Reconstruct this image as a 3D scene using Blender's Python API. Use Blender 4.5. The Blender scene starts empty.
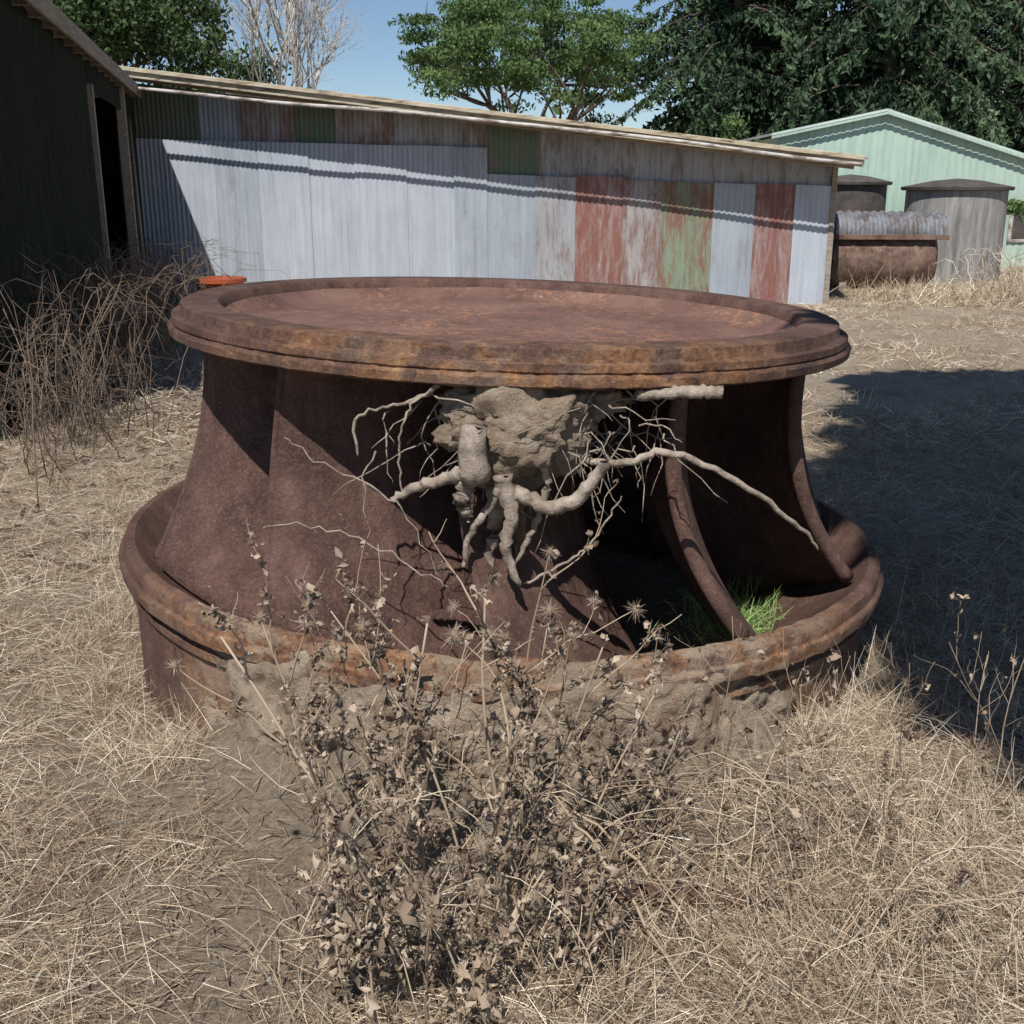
import bpy, math, random, bmesh
import numpy as np
from mathutils import Vector, noise, Matrix
R=np.random.default_rng(7); random.seed(7)
sc=bpy.context.scene
def nz(x,y,z=0.0,s=1.0): return noise.noise(Vector((x*s,y*s,z*s)))
# ---------------- materials ----------------
class NT:
    def __init__(s,name):
        s.m=bpy.data.materials.new(name); s.m.use_nodes=True; s.t=s.m.node_tree; s.n=s.t.nodes; s.l=s.t.links
        s.b=s.n['Principled BSDF']; s.tc=s.n.new('ShaderNodeTexCoord'); s.co=s.tc.outputs['Object']
        s.b.inputs['Specular IOR Level'].default_value=0.25
    def noise(s,scale,detail=6,rough=.6,vec=None,stretch=None,dist=0):
        v=vec or s.co
        if stretch:
            mp=s.n.new('ShaderNodeMapping'); mp.inputs['Scale'].default_value=stretch; s.l.new(v,mp.inputs[0]); v=mp.outputs[0]
        n=s.n.new('ShaderNodeTexNoise'); n.inputs['Scale'].default_value=scale; n.inputs['Detail'].default_value=detail
        n.inputs['Roughness'].default_value=rough; n.inputs['Distortion'].default_value=dist
        s.l.new(v,n.inputs['Vector']); return n.outputs[0]
    def ramp(s,fac,cols):
        r=s.n.new('ShaderNodeValToRGB'); e=r.color_ramp.elements
        while len(e)<len(cols): e.new(.5)
        for i,(p,c) in enumerate(cols):
            e[i].position=p; e[i].color=(c[0],c[1],c[2],1) if hasattr(c,'__len__') else (c,c,c,1)
        s.l.new(fac,r.inputs[0]); return r.outputs[0]
    def mix(s,fac,a,b,mode='MIX'):
        m=s.n.new('ShaderNodeMix'); m.data_type='RGBA'; m.blend_type=mode
        for k,v in ((0,fac),(6,a),(7,b)):
            if hasattr(v,'is_linked') : s.l.new(v,m.inputs[k])
            elif k==0: m.inputs[0].default_value=v
            else: m.inputs[k].default_value=(*v,1)
        return m.outputs[2]
    def math(s,op,a,b=0.0,clamp=False):
        m=s.n.new('ShaderNodeMath'); m.operation=op; m.use_clamp=clamp
        for k,v in ((0,a),(1,b)):
            if hasattr(v,'is_linked'): s.l.new(v,m.inputs[k])
            else: m.inputs[k].default_value=v
        return m.outputs[0]
    def mr(s,v,a,b,c=0,d=1):
        m=s.n.new('ShaderNodeMapRange'); s.l.new(v,m.inputs[0])
        for i,x in enumerate((a,b,c,d)): m.inputs[i+1].default_value=x
        return m.outputs[0]
    def xyz(s):
        q=s.n.new('ShaderNodeSeparateXYZ'); s.l.new(s.co,q.inputs[0]); return q.outputs
    def attr(s,name='tint'):
        a=s.n.new('ShaderNodeAttribute'); a.attribute_name=name; return a.outputs['Fac']
    def out(s,col,rough=.85,bump=None,bs=.5,bd=.01,metal=0):
        if hasattr(col,'is_linked'): s.l.new(col,s.b.inputs['Base Color'])
        else: s.b.inputs['Base Color'].default_value=(*col,1)
        s.b.inputs['Roughness'].default_value=rough; s.b.inputs['Metallic'].default_value=metal
        if bump is not None:
            b=s.n.new('ShaderNodeBump'); b.inputs['Strength'].default_value=bs; b.inputs['Distance'].default_value=bd
            s.l.new(bump,b.inputs['Height']); s.l.new(b.outputs[0],s.b.inputs['Normal'])
        return s.m
def rust(name,orange=.5,dirt=.0,front=True,base=((.070,.037,.030),(.135,.075,.059),(.215,.127,.10)),dfront=(-.85,-1.2)):
    k=NT(name)
    c=k.ramp(k.noise(3.2,10,.74),[(.36,base[0]),(.5,base[1]),(.64,base[2])])
    sp=k.ramp(k.noise(95,4,.75),[(.48,0.),(.66,1.)])
    c=k.mix(k.math('MULTIPLY',sp,.5),c,(.29,.18,.14))
    streak=k.ramp(k.noise(7,7,.7,stretch=(2.2,2.2,.35)),[(.42,0.),(.62,1.)])
    c=k.mix(k.math('MULTIPLY',streak,.45),c,(.062,.034,.028))
    big=k.ramp(k.noise(6.5,10,.82,dist=.4),[(.62-.20*orange,0.),(.70-.15*orange,1.)])
    x,y,z=k.xyz()
    om=big
    if front: om=k.math('MULTIPLY',big,k.mr(y,-.75,-1.15,.06,1))
    om=k.math('MULTIPLY',om,min(1,orange))
    oc=k.ramp(k.noise(34,8,.82),[(.38,(.10,.052,.036)),(.48,(.30,.14,.065)),(.58,(.44,.24,.115)),(.70,(.54,.41,.28))])
    c=k.mix(om,c,oc)
    if dirt>0:
        dm=k.ramp(k.noise(5.3,10,.8,stretch=(1,1,1.4)),[(.46,0.),(.56,1.)])
        if front: dm=k.math('MULTIPLY',dm,k.mr(y,dfront[0],dfront[1],.03,1))
        c=k.mix(k.math('MULTIPLY',dm,dirt),c,(.40,.31,.23))
    lich=k.ramp(k.noise(45,3,.6),[(.70,0.),(.74,1.)])
    c=k.mix(k.math('MULTIPLY',lich,.5),c,(.42,.38,.32))
    h=k.math('ADD',k.noise(60,8,.8),k.math('MULTIPLY',k.noise(11,8,.7),1.2))
    return k.out(c,.72,h,.9,.012)
def simple(name,cols,scale=6,rough=.85,bs=.5,bd=.01,stretch=None,detail=8,metal=0,bscale=None):
    k=NT(name); n=k.noise(scale,detail,.65,stretch=stretch)
    c=k.ramp(n,cols); b=k.noise(bscale or scale*4,6,.7,stretch=stretch)
    return k.out(c,rough,b,bs,bd,metal)
def leafmat(name,c0,c1,rough=.7,trans=0.0,c2=None):
    k=NT(name); cols=[(0,c0),(1,c1)] if c2 is None else [(0,c0),(.6,c1),(1,c2)]
    c=k.ramp(k.attr(),cols); m=k.out(c,rough)
    if trans>0:
        t=k.n.new('ShaderNodeBsdfTranslucent'); k.l.new(c,t.inputs[0]); ms=k.n.new('ShaderNodeMixShader'); ms.inputs[0].default_value=trans
        k.l.new(k.b.outputs[0],ms.inputs[1]); k.l.new(t.outputs[0],ms.inputs[2]); k.l.new(ms.outputs[0],k.n['Material Output'].inputs[0])
    return m
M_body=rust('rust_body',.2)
M_rim=rust('rust_rim',.95,.45,dfront=(-1.0,-1.25))
M_band=rust('rust_band',.95,.85)
k=NT('rust_floor'); c=k.ramp(k.noise(2.6,9,.72),[(.35,(.11,.060,.049)),(.5,(.16,.09,.073)),(.65,(.22,.13,.103))])
zone=k.ramp(k.noise(1.9,7,.7),[(.42,.1),(.60,1.)])
c=k.mix(k.math('MULTIPLY',k.ramp(k.noise(24,8,.82),[(.50,0.),(.58,1.)]),zone),c,(.37,.175,.095))
c=k.mix(k.math('MULTIPLY',k.ramp(k.noise(60,5,.8),[(.57,0.),(.63,1.)]),k.math('MULTIPLY',zone,.8)),c,(.54,.38,.26))
M_floor=k.out(c,.75,k.noise(80,6,.75),.6,.005)
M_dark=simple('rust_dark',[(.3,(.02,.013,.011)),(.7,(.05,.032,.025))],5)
M_tankrust=rust('rust_tank',.5,.3,front=False,base=((.08,.045,.038),(.15,.09,.075),(.22,.15,.125)))
k=NT('dry_mud'); c=k.ramp(k.noise(7,9,.75),[(.34,(.25,.185,.13)),(.5,(.43,.335,.245)),(.66,(.55,.45,.345))])
c=k.mix(k.math('MULTIPLY',k.ramp(k.noise(5,8,.78),[(.54,0.),(.62,1.)]),.65),c,(.31,.165,.09))
M_mud=k.out(c,.95,k.math('ADD',k.noise(22,8,.75),k.math('MULTIPLY',k.noise(90,4,.7),.4)),1,.035)
M_bark=simple('root_bark',[(.3,(.16,.12,.09)),(.5,(.36,.29,.23)),(.72,(.55,.48,.40))],22,.9,1,.008,stretch=(1,1,1))
M_twig=leafmat('dry_twig',(.14,.09,.06),(.48,.38,.27))
M_bramble=leafmat('bramble_twig',(.08,.055,.042),(.28,.21,.155))
M_thleaf=leafmat('dry_leaf',(.13,.09,.062),(.34,.26,.19),.85,0,(.48,.39,.30))
M_straw=leafmat('straw',(.20,.135,.09),(.56,.44,.305),.6,0,(.86,.77,.62))
M_green=leafmat('green_grass',(.16,.28,.07),(.45,.60,.25),.6,.2)
M_trunk=simple('bark',[(.3,(.06,.045,.035)),(.7,(.17,.14,.11))],5,.95,.8,.03,stretch=(3,3,.6))
M_pale=simple('pale_bark',[(.3,(.38,.35,.32)),(.7,(.6,.56,.51))],5,.9)
def galv(name,base,rustc,amt,rough=.6,metal=.0):
    k=NT(name)
    c=k.ramp(k.noise(2.0,8,.7,stretch=(7,7,.3)),[(.3,tuple(v*.82 for v in base)),(.52,base),(.72,tuple(min(1,v*1.10) for v in base))])
    c=k.mix(.5,c,k.ramp(k.noise(1.1,6,.75,stretch=(1,1,.5)),[(.38,(.66,.67,.70)),(.62,(1.,1.,1.))]),'MULTIPLY')
    r=k.ramp(k.noise(1.5,10,.80,stretch=(3.2,3.2,.7),dist=.3),[(.60-.22*amt,0.),(.66-.12*amt,1.)])
    rc=k.ramp(k.noise(9,7,.75,stretch=(3,3,.4)),[(.35,tuple(v*.6 for v in rustc)),(.7,rustc)])
    c=k.mix(k.math('MULTIPLY',r,min(.92,amt*1.5)),c,rc)
    return k.out(c,rough,k.noise(40,4,.6),.15,.004,metal)
G1=galv('galvanised_a',(.47,.51,.57),(.28,.25,.23),.12)
G2=galv('galvanised_b',(.39,.43,.48),(.27,.23,.20),.3)
G3=galv('galvanised_rusty',(.40,.41,.43),(.26,.18,.15),.55)
G4=galv('iron_red',(.42,.37,.35),(.30,.12,.095),1.1,.8,0)
G5=galv('iron_green_red',(.25,.31,.22),(.29,.13,.10),.7,.8,0)
G6=galv('iron_green',(.14,.20,.13),(.26,.23,.20),.65,.8,0)
G7=galv('iron_brown',(.40,.38,.38),(.27,.16,.13),.75,.8,0)
G8=galv('pale_green_iron',(.46,.60,.50),(.58,.62,.56),.25,.6,0)
G9=galv('pale_green_roof',(.55,.63,.57),(.45,.43,.38),.2,.6,0)
G10=galv('old_grey_iron',(.24,.25,.27),(.14,.11,.10),.7)
M_wood=simple('weathered_timber',[(.3,(.20,.16,.12)),(.7,(.42,.36,.28))],4,.9,.5,.01,stretch=(.6,6,6))
M_fascia=simple('fascia_timber',[(.36,(.20,.14,.10)),(.46,(.44,.37,.26)),(.7,(.62,.56,.43))],3,.8,.4,.01,stretch=(1.0,6,6))
M_gut=simple('gutter_paint',[(.4,(.20,.14,.11)),(.5,(.46,.43,.39)),(.7,(.66,.64,.60))],3,.6,.3,.005,stretch=(1.2,4,4))
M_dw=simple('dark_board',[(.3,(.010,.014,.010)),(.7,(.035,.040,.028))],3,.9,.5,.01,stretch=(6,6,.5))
M_conc=simple('tank_concrete',[(.3,(.13,.125,.12)),(.5,(.26,.25,.24)),(.72,(.40,.39,.37))],3,.9,.5,.01,stretch=(3,3,.4))
M_lid=simple('tank_lid',[(.3,(.05,.045,.04)),(.7,(.13,.11,.10))],5,.8)
# ---------------- mesh helpers ----------------
def obj(name,V,F,mat,parent=None,smooth=False,tint=None):
    V=np.asarray(V,dtype=np.float32).reshape(-1,3); me=bpy.data.meshes.new(name)
    if isinstance(F,np.ndarray):
        nf,k=F.shape; me.vertices.add(len(V)); me.vertices.foreach_set('co',V.ravel())
        me.loops.add(nf*k); me.loops.foreach_set('vertex_index',F.astype(np.int32).ravel())
        me.polygons.add(nf); me.polygons.foreach_set('loop_start',np.arange(0,nf*k,k,dtype=np.int32))
        me.update(calc_edges=True)
    else: me.from_pydata(V.tolist(),[],F)
    if smooth: me.polygons.foreach_set('use_smooth',[True]*len(me.polygons))
    if tint is not None:
        a=me.attributes.new('tint','FLOAT','POINT'); a.data.foreach_set('value',np.asarray(tint,dtype=np.float32))
    me.materials.append(mat); me.validate(); me.update()
    o=bpy.data.objects.new(name,me); sc.collection.objects.link(o)
    if parent: o.parent=parent
    return o
def empty(name,loc=(0,0,0),rot=(0,0,0)):
    e=bpy.data.objects.new(name,None); e.location=loc; e.rotation_euler=rot; sc.collection.objects.link(e); return e
class Acc:
    def __init__(s): s.V=[];s.F=[];s.T=[];s.n=0
    def add(s,V,F,t=.5):
        V=np.asarray(V,float).reshape(-1,3); F=np.asarray(F); s.V.append(V); s.F.append(F+s.n); s.n+=len(V)
        s.T.append(np.full(len(V),t) if np.isscalar(t) else np.asarray(t))
    def build(s,name,mat,parent=None,smooth=False):
        return obj(name,np.concatenate(s.V),np.concatenate(s.F),mat,parent,smooth,np.concatenate(s.T))
def tube(acc,P,rad,sides=6,t=.5,jit=0):
    P=np.asarray(P,float); n=len(P); rad=np.broadcast_to(np.asarray(rad,float),(n,)) if np.ndim(rad)==0 or len(rad)==n else np.interp(np.linspace(0,1,n),np.linspace(0,1,len(rad)),rad)
    T_=np.gradient(P,axis=0); T_/=np.linalg.norm(T_,axis=1)[:,None]+1e-9
    up=np.array([0.13,.21,.97]) if abs(T_[0,2])<.9 else np.array([.9,.3,.1])
    A=np.cross(T_,up); A/=np.linalg.norm(A,axis=1)[:,None]+1e-9; B=np.cross(T_,A)
    an=np.linspace(0,2*math.pi,sides,endpoint=False)
    rr=rad[:,None]*(1+(R.normal(0,jit,(n,sides)) if jit else 0))
    V=P[:,None]+A[:,None]*(np.cos(an)[None]*rr)[...,None]+B[:,None]*(np.sin(an)[None]*rr)[...,None]
    V=V.reshape(-1,3)
    i=np.arange(n-1)[:,None]*sides; j=np.arange(sides)[None]; jn=(j+1)%sides
    F=np.stack([i+j,i+jn,i+sides+jn,i+sides+j],-1).reshape(-1,4)
    V=np.vstack([V,P[0],P[-1]]); a,b=len(V)-2,len(V)-1; capF=[]
    for q in range(0,sides-1,2):
        capF.append([a,(q+2)%sides,q+1,q]); o=(n-1)*sides; capF.append([b,o+q,o+q+1,o+(q+2)%sides])
    F=np.vstack([F,np.array(capF)]); acc.add(V,F,t)
def smoothpath(P,n=14,jit=0):
    P=np.asarray(P,float); k=len(P); t=np.linspace(0,k-1,n); out=[]
    for s in t:
        i=min(int(s),k-2); u=s-i; p0=P[max(i-1,0)];p1=P[i];p2=P[i+1];p3=P[min(i+2,k-1)]
        out.append(.5*((2*p1)+(-p0+p2)*u+(2*p0-5*p1+4*p2-p3)*u*u+(-p0+3*p1-3*p2+p3)*u**3))
    out=np.array(out); 
    if jit: out[1:-1]+=R.normal(0,jit,(n-2,3))
    return out
def revolve(name,prof,mat,parent,n=192,a0=0,a1=360,closed=True,nf=None,smooth=True):
    full=abs(a1-a0)>=360; m=len(prof); cols=n if full else n+1; V=[];F=[]
    for i in range(cols):
        a=math.radians(a0+(a1-a0)*i/n)
        for j,(r,z) in enumerate(prof):
            if nf: r,z=nf(a,j,r,z)
            V.append((r*math.sin(a),-r*math.cos(a),z))
    for i in range(n):
        i2=(i+1)%cols
        for j in range(m if closed else m-1):
            j2=(j+1)%m; F.append((i*m+j,i2*m+j,i2*m+j2,i*m+j2))
    o=obj(name,V,F,mat,parent,smooth)
    if smooth:
        try: o.data.set_sharp_from_angle(angle=math.radians(32))
        except Exception: pass
    return o
def box(name,lo,hi,mat,parent=None,bev=.006):
    x0,y0,z0=lo;x1,y1,z1=hi
    V=[(x0,y0,z0),(x1,y0,z0),(x1,y1,z0),(x0,y1,z0),(x0,y0,z1),(x1,y0,z1),(x1,y1,z1),(x0,y1,z1)]
    F=[(0,3,2,1),(4,5,6,7),(0,1,5,4),(1,2,6,5),(2,3,7,6),(3,0,4,7)]
    o=obj(name,V,F,mat,parent)
    if bev: b=o.modifiers.new('b','BEVEL'); b.width=bev; b.segments=2
    return o
def rv(n): 
    v=R.normal(size=(n,3)); return v/np.linalg.norm(v,axis=1)[:,None]
def ribbons(base,d,L,w,droop,segs=3,taper=.85,curl=.45):
    n=len(base); d=d/np.linalg.norm(d,axis=1)[:,None]; side=np.cross(d,rv(n)); side/=np.linalg.norm(side,axis=1)[:,None]+1e-9
    bendv=rv(n)*curl; bendv[:,2]-=1; V=[]
    for k in range(segs+1):
        t=k/segs; p=base+d*(L*t)[:,None]+bendv*(droop*L*t*t)[:,None]; ww=(w*(1-t*taper)/2)[:,None]
        V+= [p-side*ww,p+side*ww]
    V=np.stack(V,1); b=(np.arange(n)*(2*(segs+1)))[:,None,None]
    q=np.array([[2*k,2*k+1,2*k+3,2*k+2] for k in range(segs)])[None]
    return V.reshape(-1,3),(b+q).reshape(-1,4)
def leaves(pos,size,elong=1.5,up=None,wid=.4):
    n=len(pos); a=rv(n); 
    if up is not None: a=a*(1-up[0])+np.asarray(up[1])*up[0]; a/=np.linalg.norm(a,axis=1)[:,None]
    b=np.cross(a,rv(n)); b/=np.linalg.norm(b,axis=1)[:,None]+1e-9
    s=size[:,None]; V=np.stack([pos-a*s*elong*.5,pos+b*s*wid,pos+a*s*elong*.5,pos-b*s*wid],1).reshape(-1,3)
    return V,np.arange(n*4).reshape(n,4)
# ---------------- ground ----------------
TX=-.045
def gh(x,y):
    x0=x-TX; r=math.hypot(x0,y); h=.035*nz(x,y,0,.6)+.02*nz(x,y,3,2.2)+.012*nz(x,y,7,7)
    h-=.085*math.exp(-(r/2.1)**4)
    if r>1.0:
        a=math.atan2(x0,-y); m=math.exp(-max(0,(abs(a)-.5))**2/.05) if abs(a)>.5 else 1
        h+=m*.21*math.exp(-max(0,r-1.40)/.24)*(1+.5*nz(x,y,1,5)+.3*nz(x,y,2,14))
        h+=m*.018*nz(x,y,4,18)
    else: h*=.3
    return h
N=340; t=np.linspace(-1,1,N); g=.8*np.sinh(6.5*t)
gx,gy=g,g-1.2
V=[];
for yy in gy:
    for xx in gx: V.append((xx,yy,gh(xx,yy) if abs(xx)<60 and abs(yy)<60 else 0))
ii=np.arange(N-1); a=(ii[:,None]*N+ii[None]).ravel(); F=np.stack([a,a+1,a+N+1,a+N],-1)
k=NT('dry_ground')
c=k.ramp(k.noise(1.1,10,.65),[(.32,(.40,.31,.225)),(.5,(.55,.445,.325)),(.66,(.68,.57,.43))])
bare=k.ramp(k.noise(.55,7,.6),[(.5,0.),(.6,1.)])
c=k.mix(k.math('MULTIPLY',bare,.5),c,(.54,.47,.39))
x,y,z=k.xyz()
dx=k.math('ABSOLUTE',k.math('ADD',x,.1)); fm=k.math('MULTIPLY',k.mr(dx,1.15,.6,0,1),k.mr(y,-.9,-1.2,0,1))
fm=k.math('MULTIPLY',fm,k.mr(k.noise(2.5,8,.7),.35,.5,.3,1),clamp=True)
c=k.mix(k.math('MULTIPLY',fm,.8),c,(.60,.49,.37))
fine=k.ramp(k.noise(45,8,.78),[(.35,(.46,.41,.36)),(.6,(.98,.97,.95))])
c=k.mix(.75,c,fine,'MULTIPLY')
for sx,sy,co_ in ((1,.25,(.18,.13,.09)),(.3,1,(.76,.66,.51)),(.25,1,(.22,.16,.115))):
    litter=k.ramp(k.noise(32+sx*5,6,.8,stretch=(sx,sy,1),dist=1.5),[(.54,0.),(.63,1.)])
    c=k.mix(k.math('MULTIPLY',litter,.55),c,co_)
M_ground=k.out(c,.95,k.math('ADD',k.noise(60,8,.8),k.noise(9,8,.7)),1,.035)
obj('ground',V,F,M_ground,None,True)
# ---------------- turbine runner ----------------
T=empty('turbine_runner',(TX,0,0),(0,math.radians(2.0),0))
def fn(a,j,r,z):
    q=nz(math.sin(a)*6,math.cos(a)*6,j*.7)*.002
    f=max(0,math.cos(a))**2
    s_,c_=math.sin(a),math.cos(a)
    q2=(nz(s_*22,c_*22,j*.3)*.006+nz(s_*60,c_*60,j*.9)*.007+nz(s_*110,c_*110,j*1.7)*.004)*f
    return r+q+q2,z+q2*.5
rimp=[(1.02,1.15),(1.035,1.19),(1.045,1.199),(1.055,1.20),(1.155,1.20),(1.166,1.195),(1.168,1.168),(1.172,1.161),(1.190,1.161),(1.199,1.158),(1.200,1.138),(1.194,1.132),(1.208,1.129),(1.213,1.122),(1.211,1.10),(1.195,1.092),(1.02,1.088)]
revolve('top_rim',rimp,M_rim,T,420,nf=fn)
revolve('top_dish',[(1.03,1.168),(1.0,1.145),(.97,1.128),(.93,1.122),(.6,1.116),(.3,1.112),(.01,1.11),(.01,1.09),(.6,1.09),(1.03,1.092)],M_floor,T,192,nf=lambda a,j,r,z:(r,z+.005*nz(r*math.sin(a)*4,r*math.cos(a)*4,j)))
bandp=[(1.355,-.35),(1.358,-.05),(1.368,.215),(1.384,.220),(1.386,.245),(1.370,.250),(1.374,.278),(1.392,.284),(1.412,.290),(1.417,.325),(1.415,.332),(1.400,.336),(1.400,.366),(1.396,.376),(1.386,.386),(1.360,.388),(1.340,.37),(1.31,.33),(1.25,.285),(1.13,.20),(1.0,.1),(.93,0),(.92,-.2)]
def fb(a,j,r,z):
    r,z=fn(a,j,r,z); f=max(0,math.cos(a))**3; s_,c_=math.sin(a),math.cos(a)
    if 6<=j<=16:
        q=max(0,nz(s_*9,c_*9,4))+.5*max(0,nz(s_*25,c_*25,4))+.35*abs(nz(s_*60,c_*60,4)); z-=f*.024*q; r-=f*.035*max(0,nz(s_*16,c_*16,9))
    return r,z
revolve('bottom_band',bandp,M_band,T,420,nf=fb)
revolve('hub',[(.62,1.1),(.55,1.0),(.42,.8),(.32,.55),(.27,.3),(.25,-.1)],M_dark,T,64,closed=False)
bz=[0,.1,.205,.295,.34]; br=[.93,1.0,1.13,1.25,1.30]
nb=11
for b in range(nb):
    a0=-38+b*360/nb; nu,nv=22,30; V=[];lead=[]
    for iu in range(nu):
        u=iu/(nu-1); zb=.335*(1-u)**1.1+.02; rb=np.interp(zb,bz,br); rt=1.085-.52*u**1.05
        for iv in range(nv):
            v=iv/(nv-1); s=v**2.4; z=1.09+(zb-1.09)*v; r=rt+(rb-rt)*s
            a=math.radians(a0+6*v*v-2.2*math.sin(v*math.pi)+(26+8*v)*u)
            V.append((r*math.sin(a),-r*math.cos(a),z))
            if iu==0: lead.append(V[-1])
    F=[(i*nv+j,(i+1)*nv+j,(i+1)*nv+j+1,i*nv+j+1) for i in range(nu-1) for j in range(nv-1)]
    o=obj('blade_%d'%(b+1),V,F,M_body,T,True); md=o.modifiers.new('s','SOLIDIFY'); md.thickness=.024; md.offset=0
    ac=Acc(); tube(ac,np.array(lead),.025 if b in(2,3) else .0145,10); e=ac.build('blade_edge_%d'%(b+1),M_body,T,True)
V=[];na,nh=320,48
for i in range(na+1):
    u=i/na; a=math.radians(-41+82*u); s_,c_=math.sin(a),math.cos(a)
    for j in range(nh+1):
        v=j/nh; top_=.345+.05*nz(s_*6,2,1)+.04*nz(s_*20,2,1)
        z=-.25+v*(top_+.25)
        edge=min(1,max(0,min(u,1-u)*5+.5*nz(s_*7,z*7,3)))
        q=nz(s_*5,c_*5,z*5)*.5+nz(s_*16,c_*16,z*16)*.4+nz(s_*45,c_*45,z*45)*.28
        th=.044+.060*q+.08*(1-v)-(1-edge)*.10
        if v>.92: th-= (v-.92)*.5
        r=1.376+max(-.03,th); V.append((r*s_,-r*c_,z))
F=[(i*(nh+1)+j,(i+1)*(nh+1)+j,(i+1)*(nh+1)+j+1,i*(nh+1)+j+1) for i in range(na) for j in range(nh)]
obj('caked_mud',V,F,M_mud,T,True)
ac=Acc()
for i in range(60):
    p=np.array([.0,-.72,1.118])+R.normal(0,.035,3)*[1.3,1,.25]; d=rv(1)[0]*[1,1,.3]*R.uniform(.02,.06)
    tube(ac,[p,p+d*.5,p+d],[.004,.006,.003],4,R.uniform(0,.5))
ac.build('dead_leaves_on_dish',M_bramble,T)
# ---------------- root mass ----------------
S=empty('tree_roots')
def W(a,b,y=-.95): return ((a-512)*.0029*(1+(y+.95)/3.15),y,1.058-(b-385)*.00307-(y+.95)*.25*(b-196)/304)
def lump(name,c,sz,mat,par,seed,fr=4,amp=.35,sub=5):
    bm=bmesh.new(); bmesh.ops.create_icosphere(bm,subdivisions=sub,radius=1)
    for v in bm.verts:
        p=v.co.copy(); q=noise.fractal(p*fr*.5+Vector((seed,0,0)),1,2,5); q2=noise.noise(p*fr*3+Vector((0,seed,0)))
        v.co=Vector((c[0]+p.x*sz[0]*(1+amp*q+.12*q2),c[1]+p.y*sz[1]*(1+amp*q+.12*q2),c[2]+p.z*sz[2]*(1+amp*q+.12*q2)))
    me=bpy.data.meshes.new(name); bm.to_mesh(me); bm.free(); me.materials.append(mat); me.polygons.foreach_set('use_smooth',[True]*len(me.polygons))
    o=bpy.data.objects.new(name,me); sc.collection.objects.link(o); o.parent=par; return o
lump('soil_clod',W(515,422,-1.11),(.20,.12,.14),M_mud,S,3,amp=.35)
lump('soil_clod_side',W(475,405,-1.06),(.09,.10,.07),M_mud,S,4)
lump('soil_neck',W(512,466,-1.08),(.08,.07,.11),M_mud,S,8,amp=.5)
lump('soil_tail',W(514,520,-1.04),(.028,.04,.11),M_mud,S,9,amp=.5)
lump('soil_shelf',W(580,398,-.98),(.12,.12,.06),M_mud,S,5)
ac=Acc(); DY=-.16
def root(pts,rad,y=-.95,jit=.0028,n=24,ys=None):
    P=[W(p[0],p[1],(ys[i] if ys else y)+DY) for i,p in enumerate(pts)]
    tube(ac,smoothpath(P,n,jit),rad,9,R.uniform(.3,.9),.09)
root([(474,422),(472,445),(474,470)],[.034,.040,.042],-1.10,.002,8)
root([(470,466),(462,490),(466,512)],[.030,.026,.013],-1.07)
root([(388,496),(412,482),(440,474),(470,466)],[.009,.014,.017,.026],-1.08)
root([(488,489),(520,489),(548,500),(578,492),(598,470),(606,455)],[.026,.022,.019,.020,.018,.013],ys=[-1.02,-1.06,-1.10,-1.12,-1.13,-1.14])
root([(565,453),(600,458),(640,455),(668,447),(715,462),(770,493),(812,525),(830,545)],[.008,.011,.011,.010,.009,.007,.006,.003],ys=[-.9,-1.0,-1.08,-1.1,-1.1,-1.08,-1.03,-1.0],n=34)
root([(636,393),(680,391),(722,391)],[.014,.017,.018],-.97,.002)
root([(356,452),(354,418),(385,405),(415,398),(440,384)],[.003,.005,.004,.006,.007],-1.0)
root([(502,470),(512,510),(505,545),(520,580)],[.028,.020,.015,.008],-1.06)
root([(462,562),(468,530),(485,505),(500,480)],[.006,.009,.012,.016],-1.06)
root([(490,600),(488,560),(494,520),(505,470)],[.008,.013,.020,.03],-.98)
root([(540,450),(548,480),(535,520),(515,560)],[.014,.012,.009,.006],-1.02)
root([(400,490),(398,440),(410,405),(432,388)],[.0025,.003,.004,.005],-1.02)
root([(255,520),(310,518),(370,540),(420,565),(445,580)],[.0015,.002,.0025,.002,.0015],-1.2,.005)
root([(282,432),(318,458),(372,482),(410,520),(436,570)],[.0015,.002,.003,.002,.0015],-1.15,.005)
root([(528,577),(570,556),(600,530),(624,490)],[.004,.004,.003,.002],-1.1)
for i in range(100):
    x=R.normal(585,34) if i%3 else R.normal(465,40); y=R.uniform(388,450); d=R.normal(0,34,2)
    p=[(x,y),(x+d[0]*.5+R.normal(0,9),y+abs(d[1])*.5),(x+d[0]*1.2,y+abs(d[1])+R.uniform(0,40))]
    yy=R.uniform(-1.02,-.78); root(p,[.003,.002,.001],ys=[yy,yy-.03,yy-R.uniform(0,.08)],n=8,jit=.006)
ac.build('roots',M_bark,S,True)
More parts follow.
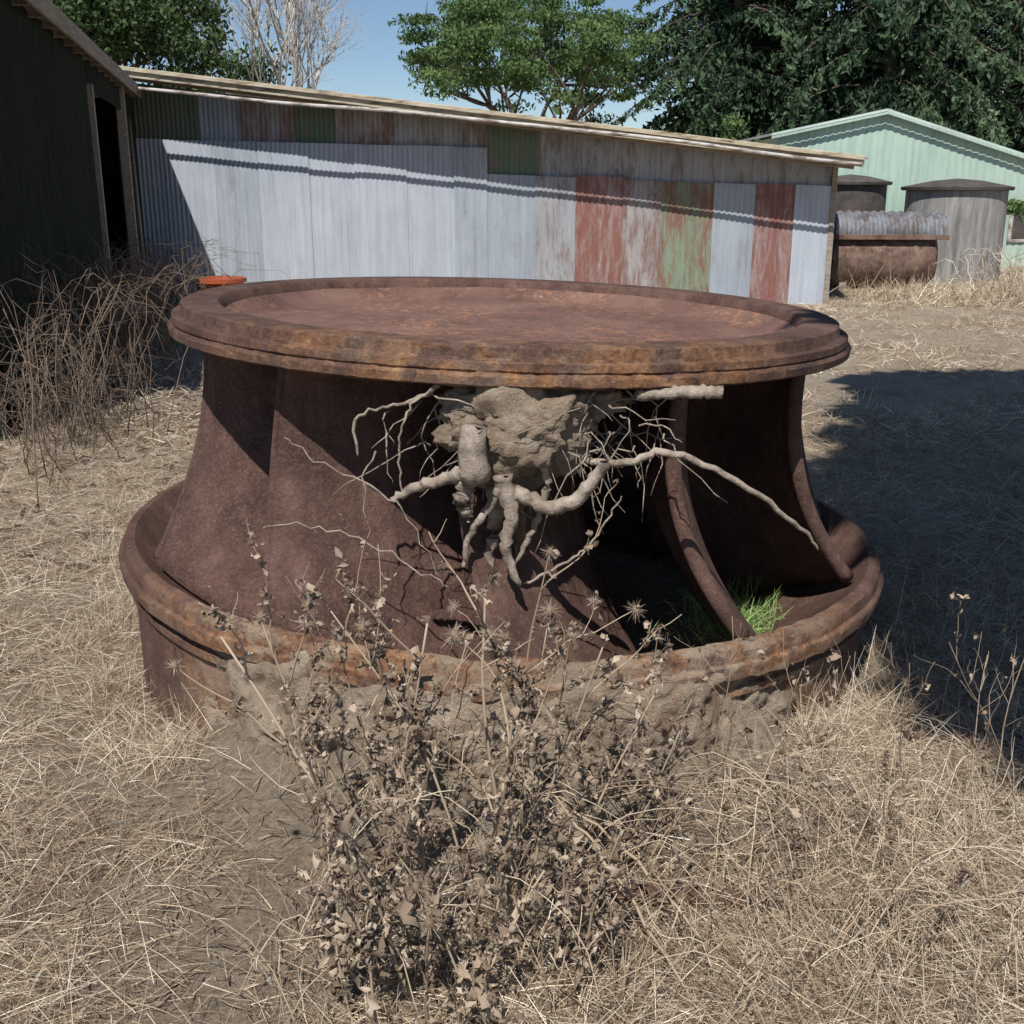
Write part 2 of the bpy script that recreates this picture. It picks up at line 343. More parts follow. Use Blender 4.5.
# ---------------- thistle / foreground dry plants ----------------
def weed(name,bases,leafn=9,heads=True,rm=.0045,br=5,lsz=1.0,brl=(.15,.38)):
    st=Acc(); lf=Acc(); e=empty(name)
    def leafset(p,d,n,sz):
        for _ in range(n):
            L=R.uniform(.5,1.5)*sz; w=L*R.uniform(.10,.27); ax=rv(1)[0]+np.array([0,0,-.6]); ax/=np.linalg.norm(ax)
            s=np.cross(ax,rv(1)[0]); s/=np.linalg.norm(s); nn=np.cross(ax,s); K=8; V=[]; cur=R.uniform(2.5,9); ph=R.uniform(0,6)
            pos=p.copy(); dirv=ax.copy()
            for q in range(K+1):
                tt=q/K; ww=w*.5*math.sin(math.pi*min(1,.12+tt*.88))**.7*(1+.7*math.sin(ph+q*2.3)); 
                V+=[pos-s*ww+nn*ww*.9,pos,pos+s*ww+nn*ww*.9*math.sin(ph+q)]
                an=cur/K; dirv=dirv*math.cos(an)+nn*math.sin(an); nn=np.cross(dirv,s); s=s+R.normal(0,.3,3); s/=np.linalg.norm(s); pos=pos+dirv*L/K+R.normal(0,.002,3)
            F=[]
            for q in range(K): F+= [[3*q,3*q+1,3*q+4,3*q+3],[3*q+1,3*q+2,3*q+5,3*q+4]]
            lf.add(V,F,R.uniform(0,1)**1.2)
    def head(p,r):
        n=90; d=rv(n); d[:,2]+=.35; V,F=ribbons(np.repeat(p[None],n,0),d,np.full(n,r*1.9)*R.uniform(.6,1.2,n),np.full(n,r*.13),np.full(n,.1),2); lf.add(V,F,R.uniform(.4,1.))
        P=np.array([p+np.array([0,0,-r*.8]),p+np.array([0,0,-r*.3]),p+np.array([0,0,r*.3]),p+np.array([0,0,r*.7])]); tube(st,P,[r*.3,r*.7,r*.65,r*.25],8,R.uniform(.1,.4),.12)
    def grow(p0,d,L,r,depth):
        n=10; P=[p0]; dd=d/np.linalg.norm(d)
        for i in range(n-1):
            dd=dd+R.normal(0,.13 if depth else .07,3); dd/=np.linalg.norm(dd); P.append(P[-1]+dd*L/(n-1))
        P=np.array(P); tube(st,P,np.linspace(r,r*.4,n),6,R.uniform(.2,1),.08)
        if leafn:
            for i in range(1,n):
                leafset(P[i],dd,R.poisson(leafn/9*(.55 if depth else 1.6)*(1.3-.6*i/n)),(.045 if depth else .07)*lsz)
        if depth<2:
            for i in range(br if depth==0 else 2):
                q=R.integers(2,n-1) if depth==0 else R.integers(2,n); sd=rv(1)[0]; sd[2]=abs(sd[2])*.5+.45; grow(P[q],sd+dd*.6,L*R.uniform(*brl),r*.5,depth+1)
            if heads and R.random()<.45: head(P[-1],R.uniform(.010,.016))
        elif heads and R.random()<.12: head(P[-1],R.uniform(.008,.012))
    for (x,y,dx,dy,L) in bases: grow(np.array([x,y,gh(x,y)-.02]),np.array([dx,dy,1.]),L,rm*R.uniform(.8,1.3),0)
    st.build('stems',M_twig,e,True)
    if lf.V: lf.build('leaves',M_thleaf,e)
    return e
weed('thistle_plant',[(-.10,-2.12,.08,.0,.76),(-.18,-2.0,-.40,.05,.86),(-.16,-2.2,-.1,.0,.6),(-.05,-1.98,.0,.1,.90),(-.28,-2.1,-.38,.0,.72),(.0,-2.05,.12,.0,.84),(-.24,-1.9,-.10,.02,.80),(.04,-1.9,.22,.02,.80),(-.1,-1.92,-.12,.0,.86),(-.2,-2.2,-.2,.0,.55),(-.06,-2.2,.1,0,.6),(-.22,-1.85,-.5,.1,.78),(-.14,-2.05,-.22,0,.8)],8,rm=.0048,br=6)
weed('thistle_plant',[(.12,-1.8,.2,.1,.58),(.24,-1.75,.25,0,.48),(.02,-1.7,.1,.1,.62),(-.3,-1.72,-.15,0,.58),(.08,-2.15,.1,0,.40),(-.02,-2.3,-.3,0,.42),(-.12,-2.3,.2,0,.42),(.12,-2.2,.4,0,.4),(-.32,-2.25,-.3,0,.42),(-.15,-2.35,-.1,0,.36),(-.25,-2.35,-.1,0,.36)],9,rm=.004,lsz=1.05)
weed('dry_weed',[(.55,-2.0,.1,0,.42),(.7,-1.9,-.1,.1,.5),(.62,-1.65,.1,0,.55),(.9,-1.8,.0,.1,.42),(.4,-1.7,-.1,0,.5),(.3,-2.0,.1,0,.36),(.5,-1.5,.1,0,.55),(.35,-1.6,.0,0,.5),(.75,-1.6,.2,0,.5),(.85,-2.1,.1,0,.35)],1.2,False,.0018,6)
weed('dry_weed',[(1.22,-1.5,.05,.0,.5),(1.3,-1.45,.12,.0,.62),(1.34,-1.55,-.1,.1,.58),(1.1,-1.4,-.2,0,.5),(1.38,-1.4,.2,0,.5),(-.62,-1.5,.0,0,.45),(-.5,-1.6,-.1,0,.4)],.8,False,.0020)
ac=Acc()
for i in range(260):
    x=R.uniform(-.5,1.2); y=R.uniform(-2.35,-1.45); a=R.uniform(-1.2,1.2); L=R.uniform(.15,.5); z=gh(x,y)
    P=smoothpath([(x,y,z),(x+math.sin(a)*L*.3,y+.02,z+L*.5),(x+math.sin(a)*L*.8,y+R.uniform(-.1,.1),z+L*R.uniform(.3,.8)),(x+math.sin(a)*L*1.2,y+R.uniform(-.1,.2),z+L*R.uniform(.1,.7))],10,.004)
    tube(ac,P,[.0018,.0013,.0007],5,R.uniform(0,.8))
for a,b in (((.10,-1.82,.24),(.34,-2.12,.0)),((.14,-1.8,.2),(.45,-2.1,.0))):
    tube(ac,smoothpath([a,((a[0]+b[0])/2,(a[1]+b[1])/2,(a[2]+b[2])/2+.03),b],14,.005),[.003,.0045,.003],6,.3,.1)
ac.build('fallen_stalks',M_straw,None,True)
ac=Acc()
for i in range(1300):
    x=R.uniform(-1.4,1.4); y=R.uniform(-2.5,-1.45)
    d=rv(1)[0]*[1,1,.25]*R.uniform(.02,.12); p=np.array([x,y,gh(x,y)+R.uniform(.0,.03)]); tube(ac,[p,p+d*.5+R.normal(0,.006,3),p+d],[.0016,.0020,.001],4,R.uniform(0,.8))
ac.build('twig_litter',M_twig)
pl=box('rusty_plate',(0,0,0),(.56,.05,.012),M_band,None,.003); pl.location=(.03,-1.86,gh(.3,-1.86)+.012); pl.rotation_euler=(math.radians(10),math.radians(1),math.radians(-3))
bm=bmesh.new()
for i in range(200):
    x=R.uniform(-2.2,2.2); y=R.uniform(-2.4,1.5); 
    if math.hypot(x,y)<1.4: continue
    s=R.uniform(.004,.012); m=Matrix.Translation((x,y,gh(x,y)+s*.2))@Matrix.Rotation(R.uniform(0,6),4,rv(1)[0])@Matrix.Diagonal((s,s*R.uniform(.5,1),s*R.uniform(.4,.8),1))
    bmesh.ops.create_icosphere(bm,subdivisions=1,radius=1,matrix=m)
me=bpy.data.meshes.new('stones'); bm.to_mesh(me); bm.free(); me.materials.append(simple('stone',[(.3,(.25,.22,.19)),(.7,(.45,.42,.38))],5)); o=bpy.data.objects.new('stones',me); sc.collection.objects.link(o)
# ---------------- dry grass ----------------
Gr=empty('dry_grass')
def dens(x,y):
    r=math.hypot(x-TX,y)
    if r<1.44: return 0
    d=1.0+1.1*nz(x,y,5,.9)
    if y<-1.2 and -.8<x<.4: d-=.60
    if y<-1.5 and x<-.5: d-=.12
    return d
def grass(name,cent,per,rad,Lm,flat,w,segs=3):
    C=np.array(cent); m=len(C); idx=np.repeat(np.arange(m),per); n=len(idx)
    sw=R.uniform(0,6.28,m)[idx]; sc_=C[idx,3]
    base=C[idx,:3].copy(); base[:,:2]+=R.normal(0,rad*.5,(n,2))*sc_[:,None]; base[:,2]+=R.uniform(-.012,.012,n)
    d=rv(n); d[:,2]=np.abs(d[:,2])*flat+.06; d[:,0]+=.6*np.cos(sw); d[:,1]+=.6*np.sin(sw)
    L=R.uniform(.4,1.4,n)*Lm*sc_; V,F=ribbons(base,d,L,w*R.uniform(.6,1.4,n),R.uniform(0,.5,n)*max(flat,.5),segs,.7,.9)
    ct=R.normal(0,.18,m)[idx]; t=np.clip(R.normal(.46,.29,n)+ct,0,1); obj(name,V,F,M_straw,Gr,False,np.repeat(t,2*(segs+1)))
def cents(n,y0,y1,fd,s0,s1,pw=1):
    out=[]
    for _ in range(n):
        y=y0+(y1-y0)*R.random()**pw; x=R.uniform(-1,1)*(.5+.52*(y+4.1))
        if R.random()<fd(x,y): out.append((x,y,gh(x,y),R.uniform(s0,s1)))
    return out
grass('flattened_straw',cents(4000,-2.6,3.4,dens,.7,1.2,1.2),60,.26,.14,.32,.0018)
ringt=[( TX+r*math.sin(a),-r*math.cos(a),gh(TX+r*math.sin(a),-r*math.cos(a)),R.uniform(.4,.9)) for a,r in [(s*R.uniform(.6,3.0),R.uniform(1.42,1.62)) for s in (-1,1) for _ in range(85)]]
grass('standing_tufts',cents(700,-2.6,4,lambda x,y:dens(x,y)*.6,.4,1.0,1.2)+ringt,70,.13,.26,1.3,.0018)
grass('distant_straw',cents(2000,3,17,lambda x,y:.7+.9*nz(x,y,2,.5),.5,.9),38,.6,.18,.6,.006,2)
grass('tall_far_grass',[(R.uniform(5.5,11),R.uniform(11.5,14.5),0,R.uniform(.9,2)) for _ in range(60)],90,.4,.25,1.4,.009,2)
n=900; base=np.c_[R.normal(.80,.08,n),R.normal(-.42,.14,n),np.full(n,.10)]; d=rv(n); d[:,2]=abs(d[:,2])+.4
V,F=ribbons(base,d,R.uniform(.06,.17,n),np.full(n,.004),R.uniform(.1,.7,n)); obj('green_grass',V,F,M_green,None,False,np.repeat(R.random(n),8))
# ---------------- brambles ----------------
def bramble(name,pts,H,n,mat=M_bramble,r=.0028):
    ac=Acc()
    for i in range(n):
        c=pts[R.integers(len(pts))]; x=c[0]+R.normal(0,.25); y=c[1]+R.normal(0,.5); h=H*R.uniform(.15,1.1); a=R.uniform(0,6.28); s=R.uniform(.1,.8)*h
        P=smoothpath([(x,y,0),(x+math.cos(a)*s*.3,y+math.sin(a)*s*.3,h*.6),(x+math.cos(a)*s*.8,y+math.sin(a)*s*.8,h),(x+math.cos(a)*s*1.5,y+math.sin(a)*s*1.5,h*R.uniform(.4,1.1))],9,.022)
        t=R.uniform(.1,1); tube(ac,P,[r*1.3,r,r*.4],4,t)
        for q in range(R.integers(3,9)):
            p=P[R.integers(2,9)]; d=rv(1)[0]*R.uniform(.06,.28); tube(ac,[p,p+d*.5+R.normal(0,.02,3),p+d],[r*.6,r*.5,r*.25],3,t)
    return ac.build(name,mat)
bramble('dead_bramble',[(-3.0,2.9),(-3.1,3.6),(-3.35,4.6),(-3.6,5.8),(-3.8,7)],1.05,400)
bramble('dead_bramble',[(-4.2,8),(-4.4,9.5),(-4.7,11)],.9,200,r=.004)
bramble('dry_bush',[(8,11),(9,11.5),(10,12),(7.5,12.5)],.7,240,M_straw,.005)
ac=Acc()
for i in range(420):
    x=R.uniform(-3.3,-1.7); y=R.uniform(.3,4.8); d=rv(1)[0]*[1,1,.1]*R.uniform(.03,.2); p=np.array([x,y,gh(x,y)+.015]); tube(ac,[p,p+d*.5+R.normal(0,.008,3),p+d],[.005,.006,.003],5,R.uniform(0,.5))
ac.build('fallen_twigs',M_bramble)
o=box('timber_offcut',(0,0,0),(.34,.1,.07),M_fascia,None,.004); o.location=(-3.65,7.7,.02); o.rotation_euler=(.05,.1,-.4)
tb=empty('plastic_tub',(-3.65,9.9,0)); M_tub=simple('red_plastic',[(.3,(.38,.08,.035)),(.7,(.48,.12,.055))],3,.45,.1)
revolve('tub',[(.22,0),(.29,.48),(.33,.49),(.33,.54),(.29,.54),(.28,.50),(.21,.03),(0.001,.03)],M_tub,tb,48,closed=False)
# ---------------- corrugated shed ----------------
ang=math.atan2(12-13.8,10.5); Sh=empty('corrugated_shed',(-6,13.8,0),(0,0,ang)); SL=10.66
def lx(px): kk=(px-512)/1100; return (6+17.4*kk)/(.985+.162*kk)
def corr(name,x0,x1,zb,zt,y,mat,par,pitch=.076,amp=.009,wob=.01,seg=8):
    n=max(8,int((x1-x0)/pitch*seg)); X=np.linspace(x0,x1,n); rows=6; V=[]
    so=R.normal(0,wob)
    for j in range(rows+1):
        v=j/rows
        for x in X:
            b=zb(x) if callable(zb) else zb; tt=zt(x) if callable(zt) else zt
            V.append((x,y+amp*math.sin(2*math.pi*x/pitch)+.006*nz(x*2,v*3,y)+so*.2*v,b+(tt-b)*v))
    F=[(j*n+i,j*n+i+1,(j+1)*n+i+1,(j+1)*n+i) for j in range(rows) for i in range(n-1)]
    return obj(name,V,F,mat,par,True)
top=lambda x:3.18+(1.95-3.18)*x/SL
k=0
spans=[]; xs=-.1
while xs<lx(485)-.1:
    xe=min(xs+.76,lx(485)); spans.append((xs,xe,[G1,G1,G2,G1,G1][len(spans)%5],0)); xs=xe
for a,b,m in [(485,535,G2),(535,572,G3),(572,622,G4),(622,656,G7),(656,711,G5),(711,749,G2),(749,791,G4),(791,829,G1)]: spans.append((lx(a),lx(b),m,1))
for a,b,m,rt in spans:
    hh=R.uniform(-.02,.02)
    corr('sheet_%d'%k,a,b+.04,-.1,(lambda x,hh=hh:1.83-.04*(x-5.7)+hh) if rt else (lambda x,hh=hh:2.36-.03*x+hh*.5),-.012*(k%2)+R.uniform(-.004,.004),m,Sh,pitch=.076,amp=.0055,wob=.03,seg=10); k+=1
for a,b,m in [(145,205,G6),(205,245,G2),(245,298,G7),(298,340,G6),(340,395,G7),(395,485,G3),(485,536,G6),(536,620,G3),(620,720,G3),(720,829,G3)]:
    corr('upper_sheet_%d'%k,lx(a),lx(b)+.03,1.5 if a>=485 else 2.0,top,.036+.01*(k%2),m,Sh,pitch=.076,amp=.0055,seg=10); k+=1
ry0,ry1=-.62,5.0; zr=lambda x:3.38+(2.03-3.38)*(x+.15)/(SL+.35)
def slab(name,x0,x1,y0,y1,dz0,dz1,mat,rise=0):
    V=[(x,y,zr(x)+dz+rise*(y-ry0)) for dz in (dz0,dz1) for (x,y) in ((x0,y0),(x1,y0),(x1,y1),(x0,y1))]
    o=obj(name,V,[(0,3,2,1),(4,5,6,7),(0,1,5,4),(1,2,6,5),(2,3,7,6),(3,0,4,7)],mat,Sh); b=o.modifiers.new('b','BEVEL'); b.width=.006; return o
slab('roof',-.14,11.02,ry0,ry1,-.02,.012,G2)
slab('fascia',-.1,10.98,ry0+.03,ry0+.06,-.13,-.023,M_fascia)
slab('flashing',-.12,10.98,ry0-.012,ry0-.002,-.045,.016,M_fascia)
slab('soffit_purlin',-.05,10.9,-.2,-.1,-.16,-.023,M_wood)
for i in range(15):
    x=i*.76; slab('rafter_%d'%i,x,x+.05,ry0+.07,.02,-.12,-.023,M_wood)
ac=Acc(); P=np.array([(x,ry0-.04,zr(x)-.30+.20*min(1,x/6.5)+.012*math.sin(x*1.7)) for x in np.linspace(0.1,10.95,60)]); tube(ac,P,.026,8)
ac.build('gutter',M_gut,Sh,True)
box('back_wall',(0,4.9,-.1),(SL,5,1.9),M_dw,Sh,0)
box('end_wall',(SL-.03,.06,-.1),(SL,4.9,1.85),M_dw,Sh,0)
box('corner_post',(SL-.02,-.03,-.1),(SL+.05,.05,1.93),M_wood,Sh)
# ---------------- left barn ----------------
p0=np.array([-3.2,2.5]); p1=np.array([-5.84,13.95]); dv=(p1-p0)/np.linalg.norm(p1-p0); start=p0+dv*.6; LL=np.linalg.norm(p1-start)
LB=empty('dark_barn',(start[0],start[1],0),(0,0,math.atan2(dv[1],dv[0])))
def yl(y): return (y-start[1])/dv[1]
d0,d1=yl(8.7),yl(12.0)
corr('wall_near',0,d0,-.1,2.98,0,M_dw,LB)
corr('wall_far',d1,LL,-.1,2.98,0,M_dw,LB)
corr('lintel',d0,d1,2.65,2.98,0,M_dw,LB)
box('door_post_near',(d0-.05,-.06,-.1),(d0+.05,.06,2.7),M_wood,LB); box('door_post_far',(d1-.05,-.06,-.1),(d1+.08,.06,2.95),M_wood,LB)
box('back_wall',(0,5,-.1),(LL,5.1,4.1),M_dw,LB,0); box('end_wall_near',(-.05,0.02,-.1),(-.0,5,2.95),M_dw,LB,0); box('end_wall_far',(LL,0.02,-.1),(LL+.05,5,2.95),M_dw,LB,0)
V=[(x,y,3.02+dz+.2*(y+.12)) for dz in (0,.05) for (x,y) in ((-.3,-.12),(LL+.05,-.12),(LL+.05,5.3),(-.3,5.3))]
obj('roof',V,[(0,3,2,1),(4,5,6,7),(0,1,5,4),(1,2,6,5),(2,3,7,6),(3,0,4,7)],M_lid,LB)
box('fascia',(-.3,-.155,2.93),(LL,-.123,3.09),M_wood,LB)
for i in range(18): box('rafter_%d'%i,(i*.62,-.11,2.93),(i*.62+.05,.02,3.015),M_wood,LB,0)
ac=Acc(); tube(ac,[(-5.35,12.3,0),(-5.5,12.7,1.2),(-5.65,13.1,2.6)],.025,6); ac.build('leaning_pole',M_wood)
# ---------------- pale green building ----------------
PG=empty('green_iron_building',(0,0,0)); gx0=5.55
zt=lambda x: 2.70+(3.14-2.70)*(x-gx0)/(7.7-gx0) if x<7.7 else 3.14-(x-7.7)*.30
corr('front_wall',gx0,13.2,-.1,lambda x:zt(x)-.03,20,G8,PG,.152,.007,seg=9)
def rs(name,xa,xb,y0,y1,mat,o=0):
    V=[(x,y,zt(x)+dz+o) for dz in (0,.05) for (x,y) in ((xa,y0),(xb,y0),(xb,y1),(xa,y1))]
    return obj(name,V,[(0,3,2,1),(4,5,6,7),(0,1,5,4),(1,2,6,5),(2,3,7,6),(3,0,4,7)],mat,PG)
rs('roof_left',gx0-.2,7.699,19.85,32,G9); rs('roof_right',7.70,13.5,19.85,32,G9)
rs('barge_left',gx0-.2,7.699,19.80,19.845,G8,-.06); rs('barge_right',7.70,13.5,19.80,19.845,G8,-.06)
box('side_wall',(gx0,20.02,-.1),(gx0+.05,32,2.65),G8,PG,0); box('back_wall',(gx0+.06,31.9,-.1),(13.2,32,1.4),G8,PG,0)
box('window',(10.6,19.94,.6),(11.6,19.975,1.3),M_lid,PG,.01); box('window_frame',(10.52,19.955,.52),(11.68,19.972,1.38),M_gut,PG,.01)
# ---------------- tanks ----------------
def tank(name,x,y,r,h,mat):
    e=empty(name,(x,y,0)); revolve('wall',[(r,-.1),(r*1.01,.3),(r,h),(r-.06,h),(r-.06,-.1)],mat,e,64)
    revolve('lid',[(r+.09,h-.03),(r+.10,h+.02),(r*.5,h+.13),(.01,h+.17),(.01,h),(r+.07,h-.04)],M_lid,e,64); return e
tank('water_tank',8.15,16.9,.88,1.62,M_conc)
tank('water_tank',6.8,19,.72,1.72,M_lid)
H=empty('rusty_boiler_tank',(6.15,14.9,.48),(0,0,-.08))
o=revolve('shell',[(.01,-.93),(.25,-.92),(.42,-.88),(.49,-.82),(.5,-.75),(.5,.75),(.49,.82),(.42,.88),(.25,.92),(.01,.93)],M_tankrust,H,48,closed=False); o.rotation_euler=(0,math.pi/2,0)
for q in (-.5,0,.5):
    o=revolve('band_strap',[(.5,q-.03),(.512,q-.03),(.512,q+.03),(.5,q+.03)],M_tankrust,H,48); o.rotation_euler=(0,math.pi/2,0)
for q in (-.6,.6): box('cradle_leg',(q-.06,-.35,-.6),(q+.06,.35,-.33),M_wood,H)
V=[];nx,na=240,20
for i in range(nx):
    x=-.98+1.96*i/(nx-1)
    for j in range(na+1):
        a=math.radians(-12+204*j/na); r=.50+.022*math.sin(x*2*math.pi/.14)+.03*nz(x*3,j*.3,1); V.append((x,r*math.cos(a),.44+.36*r*2*math.sin(a)*.9))
F=[(i*(na+1)+j,(i+1)*(na+1)+j,(i+1)*(na+1)+j+1,i*(na+1)+j+1) for i in range(nx-1) for j in range(na)]
obj('iron_cover',V,F,G10,H,True)
for s in (-1,1): box('cover_rail',(-1.0,s*.5-.03,.33),(1.0,s*.5+.03,.41),M_tankrust,H)
# ---------------- trees ----------------
def limb(ac,p,d,L,r,depth,ends,spread=.55,kids=3,up=.15):
    n=7; P=[p]; dd=d/np.linalg.norm(d)
    for i in range(n-1):
        dd=dd+R.normal(0,.09,3)+np.array([0,0,up*.2]); dd/=np.linalg.norm(dd); P.append(P[-1]+dd*L/(n-1))
    P=np.array(P); tube(ac,P,np.linspace(r,r*.5,n),7 if depth>1 else 4,.5)
    if depth==0: ends.append(P[-1]); ends.append(P[4]); return
    for i in range(kids):
        q=R.integers(3,n); sd=dd+rv(1)[0]*spread*1.5; sd[2]+=up; limb(ac,P[q],sd,L*R.uniform(.5,.75),r*.5,depth-1,ends,spread,kids,up)
    limb(ac,P[-1],dd+rv(1)[0]*.3,L*.6,r*.5,depth-1,ends,spread,kids,up)
def cloudleaves(C,rad,n,size,flat=.5,shell=.4,elong=1.6):
    C=np.asarray(C); m=len(C); idx=R.integers(0,m,n); u=rv(n)*(R.random(n)**shell)[:,None]*rad*R.uniform(.5,1.3,m)[idx][:,None]
    u[:,2]*=flat; ct=R.random(m)[idx]; pos=C[idx]+u; V,F=leaves(pos,size*R.uniform(.6,1.4,n),elong)
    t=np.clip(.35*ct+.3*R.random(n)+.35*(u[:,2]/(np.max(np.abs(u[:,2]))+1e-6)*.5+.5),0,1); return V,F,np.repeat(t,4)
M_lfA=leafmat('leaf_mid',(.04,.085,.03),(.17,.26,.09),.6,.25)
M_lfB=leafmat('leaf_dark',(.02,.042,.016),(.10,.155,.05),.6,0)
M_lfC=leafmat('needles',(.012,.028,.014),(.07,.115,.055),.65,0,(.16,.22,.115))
def broadleaf(name,x,y,h,trunkh,L,r,mat,n,size,crad,flat,depth=3,kids=3,spread=.6,up=.1,maxc=160,shell=.4,rng=0):
    global R
    keep=R; R=np.random.default_rng(rng) if rng else R
    e=empty(name,(x,y,0)); ac=Acc(); ends=[]
    limb(ac,np.array([0,0,-.1]),np.array([0,0,1.]),trunkh,r,0,[] ,.1); 
    for i in range(6):
        a=i*1.05+R.uniform(0,.6); limb(ac,np.array([0,0,trunkh*R.uniform(.7,1)]),np.array([math.cos(a),math.sin(a),R.uniform(.25,1.3)]),L,r*.5,depth-1,ends,spread,kids,up)
    E=np.array(ends)
    if len(E)>maxc: E=E[R.choice(len(E),maxc,False)]
    ac.build('trunk',M_trunk,e,True)
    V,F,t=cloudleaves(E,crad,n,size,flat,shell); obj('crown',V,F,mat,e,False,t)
    e.scale=(1,1,h/V[:,2].max()); R=keep; return e
broadleaf('wattle_tree',.7,38,9.0,2.6,3.1,.2,M_lfA,52000,.085,.95,.24,3,4,.75,.05,190,.7,21)
broadleaf('broadleaf_tree',-11.3,24,8.8,2.5,2.8,.25,M_lfB,36000,.085,.8,.7,3,3,.7,.1,150,.6,22)
broadleaf('broadleaf_tree',-10.2,27,8.2,2.5,2.2,.2,M_lfB,26000,.085,.8,.7,3,3,.7,.1,120,.6,23)
broadleaf('broadleaf_tree',-15.5,30,9.5,2.5,3.0,.25,M_lfB,22000,.11,.9,.7,3,3,.7,.1,120,.6,24)
e=empty('bare_tree',(-6.7,30,0)); ac=Acc(); ends=[]
for i in range(5): limb(ac,np.array([R.uniform(-.5,.5),0,0]),np.array([R.uniform(-.25,.25),R.uniform(-.2,.2),1.]),4.2,.10,4,ends,.45,3,.2)
ac.build('trunk',M_pale,e,True)
def conifer(name,x,y,h,rad,n,bottom=1.0,droop=.35,size=.12,nbr=210):
    e=empty(name,(x,y,0)); ac=Acc(); tube(ac,[(0,0,-.2),(.05,0,h*.5),(0,.05,h*.98)],[.3,.18,.03],9,.4); pos=[];tt=[]
    for b in range(nbr):
        z=bottom+(h-bottom)*(b+R.random())/nbr; f=1-(z-bottom)/(h-bottom); L=rad*(f**.75)*R.uniform(.5,1.2)+.25; a=R.uniform(0,6.28)
        dx,dy=math.cos(a),math.sin(a); P=np.array([(dx*L*q,dy*L*q,z+.35*L*q-droop*L*q*q*1.6) for q in np.linspace(0,1,6)]); tube(ac,P,np.linspace(.05,.01,6),4,.4)
        m=int(n/nbr*(L/rad)*1.8)+8; ns=6+int(L*3); sb=R.integers(0,ns,m); sq=np.linspace(.1,1,ns)[sb]; side=np.where(sb%2==0,1,-1)
        ln=R.random(m); q=sq+ln*.12; sl=side*ln*(.28+.32*L*.5)*(1.2-sq)*1.4+R.normal(0,.07,m)
        pp=np.c_[dx*L*q-dy*sl,dy*L*q+dx*sl,z+.35*L*q-droop*L*q*q*1.6-np.abs(sl)*.35-np.abs(R.normal(0,.13,m))]
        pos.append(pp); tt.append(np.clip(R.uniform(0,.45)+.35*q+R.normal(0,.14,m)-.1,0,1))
    pos=np.concatenate(pos); tt=np.concatenate(tt); V,F=leaves(pos,size*R.uniform(.6,1.4,len(pos)),2.2,(.45,(0,0,-1))); ac.build('trunk',M_trunk,e); obj('crown',V,F,M_lfC,e,False,np.repeat(tt,4))
conifer('cypress_tree',7.7,37,15,4.5,46000,1.5)
conifer('cypress_tree',12.2,34,17,4.6,46000,1.5,.4)
conifer('cypress_tree',17.0,36,16,5.0,34000,1.0)
conifer('cypress_tree',14.8,41,19,5.8,30000,1.0,size=.17)
conifer('cypress_tree',10.6,43,19,4.4,24000,1.0,size=.17)
C=[]
for i in range(300):
    x=R.uniform(-45,45); C.append((x,R.uniform(50,56),R.uniform(.3,3.2+1.5*nz(x,0,0,.15))))
V,F,t=cloudleaves(C,1.6,26000,.4,.8); obj('distant_trees',V,F,M_lfB,None,False,t)
C=[(6.9+R.normal(0,.5),33.0,R.uniform(.5,3.7)) for _ in range(30)]; V,F,t=cloudleaves(C,.55,8000,.1,.8); obj('shrub',V,F,M_lfA,None,False,t)
C=[(10.5+R.normal(0,.35),17.5+R.normal(0,.3),R.uniform(.2,1.3)) for _ in range(25)]; V,F,t=cloudleaves(C,.35,4000,.07,.8); obj('shrub',V,F,M_lfA,None,False,t)
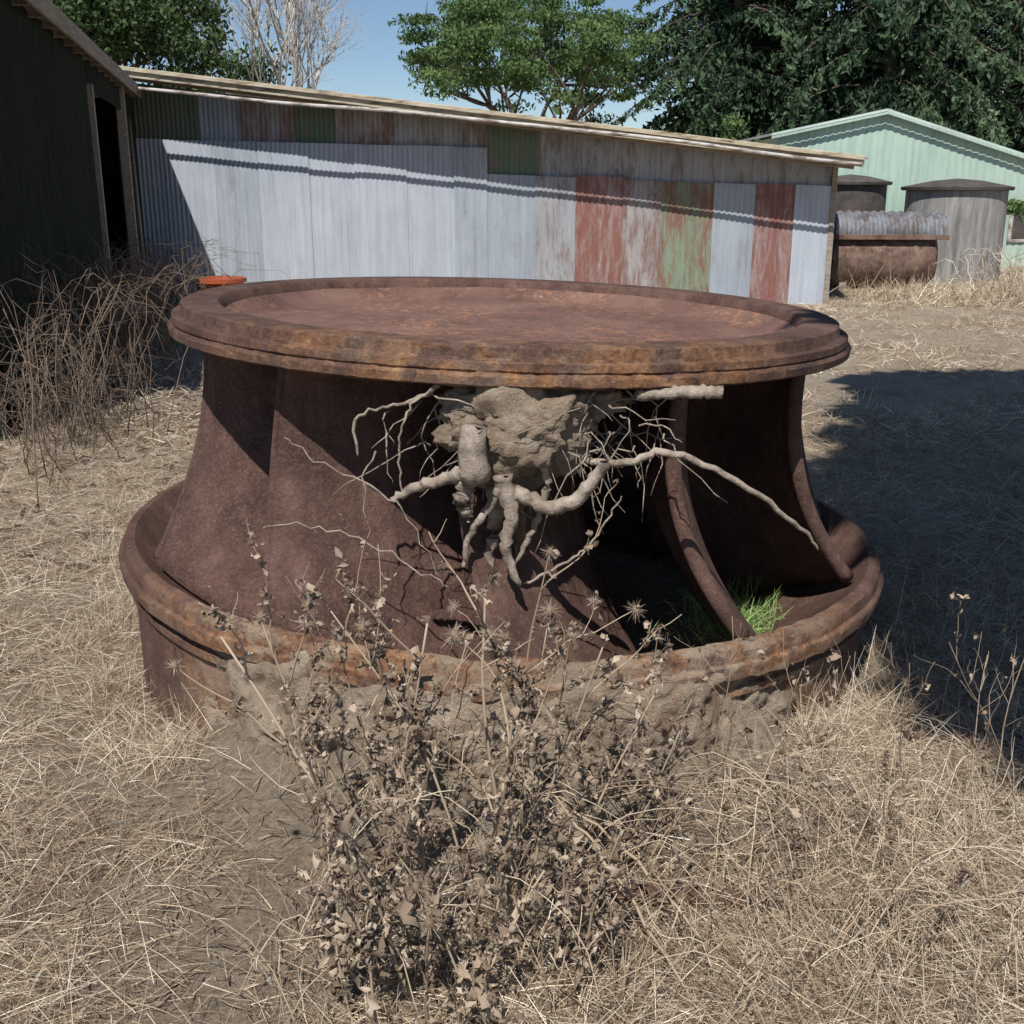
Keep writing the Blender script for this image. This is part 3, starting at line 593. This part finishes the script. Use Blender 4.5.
# unseen tree added behind and right of viewer, crown shaped to cast yard shadow
SX=.14
sd=Vector((SX,.55,-.80)).normalized(); ox,oy=SX/.8,.6875
e=empty('shadow_tree',(0,0,0)); ac=Acc(); tube(ac,[(6.6,-5.2,-.1),(6.4,-5.0,2.5),(5.6,-4.2,5),(4.4,-3,7)],[.28,.24,.18,.08],10); C=[]
for gy_ in np.arange(-1.45,5.4,.40):
    le=1.58 if gy_<.6 else 1.58+min(gy_-.6,.6)*.4+max(0,gy_-1.2)*.34
    for gx_ in np.arange(le+.22,9.0,.42):
        z=R.uniform(6.2,7.6); C.append((gx_+R.normal(0,.08)-ox*z,gy_+R.normal(0,.08)-oy*z,z))
for c_ in C[::9]: tube(ac,smoothpath([(5.2,-3.8,5.6),((5.2+c_[0])/2,(-3.8+c_[1])/2,6.6),c_],8,.05),[.09,.05,.02],5)
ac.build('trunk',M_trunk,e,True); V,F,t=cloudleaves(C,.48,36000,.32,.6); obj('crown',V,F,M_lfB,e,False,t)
# ---------------- light, sky, camera ----------------
w=bpy.data.worlds.new('World'); sc.world=w; w.use_nodes=True; nt=w.node_tree; bg=nt.nodes['Background']; sky=nt.nodes.new('ShaderNodeTexSky')
sky.sky_type='NISHITA'; sky.sun_disc=False; el=math.asin(-sd.z); sky.sun_elevation=el; sky.sun_rotation=math.atan2(-sd.x,-sd.y); sky.dust_density=.0; sky.air_density=1.0; sky.ozone_density=3.0; sky.altitude=1500
nt.links.new(sky.outputs[0],bg.inputs[0]); bg.inputs[1].default_value=.09
L=bpy.data.lights.new('sun','SUN'); L.energy=5.0; L.angle=math.radians(.5); L.color=(1,.965,.91); lo=bpy.data.objects.new('sun',L); lo.rotation_euler=sd.to_track_quat('-Z','Y').to_euler(); sc.collection.objects.link(lo)
cd=bpy.data.cameras.new('camera'); cam=bpy.data.objects.new('camera',cd); sc.collection.objects.link(cam); cam.location=(0.0,-4.1,1.6); cam.rotation_euler=(math.radians(90-16.35),0,0); cd.sensor_width=36; cd.lens=38.67; cd.clip_end=1500; cd.clip_start=.05; sc.camera=cam
sc.view_settings.view_transform='Standard'; sc.view_settings.look='None'; sc.view_settings.exposure=0
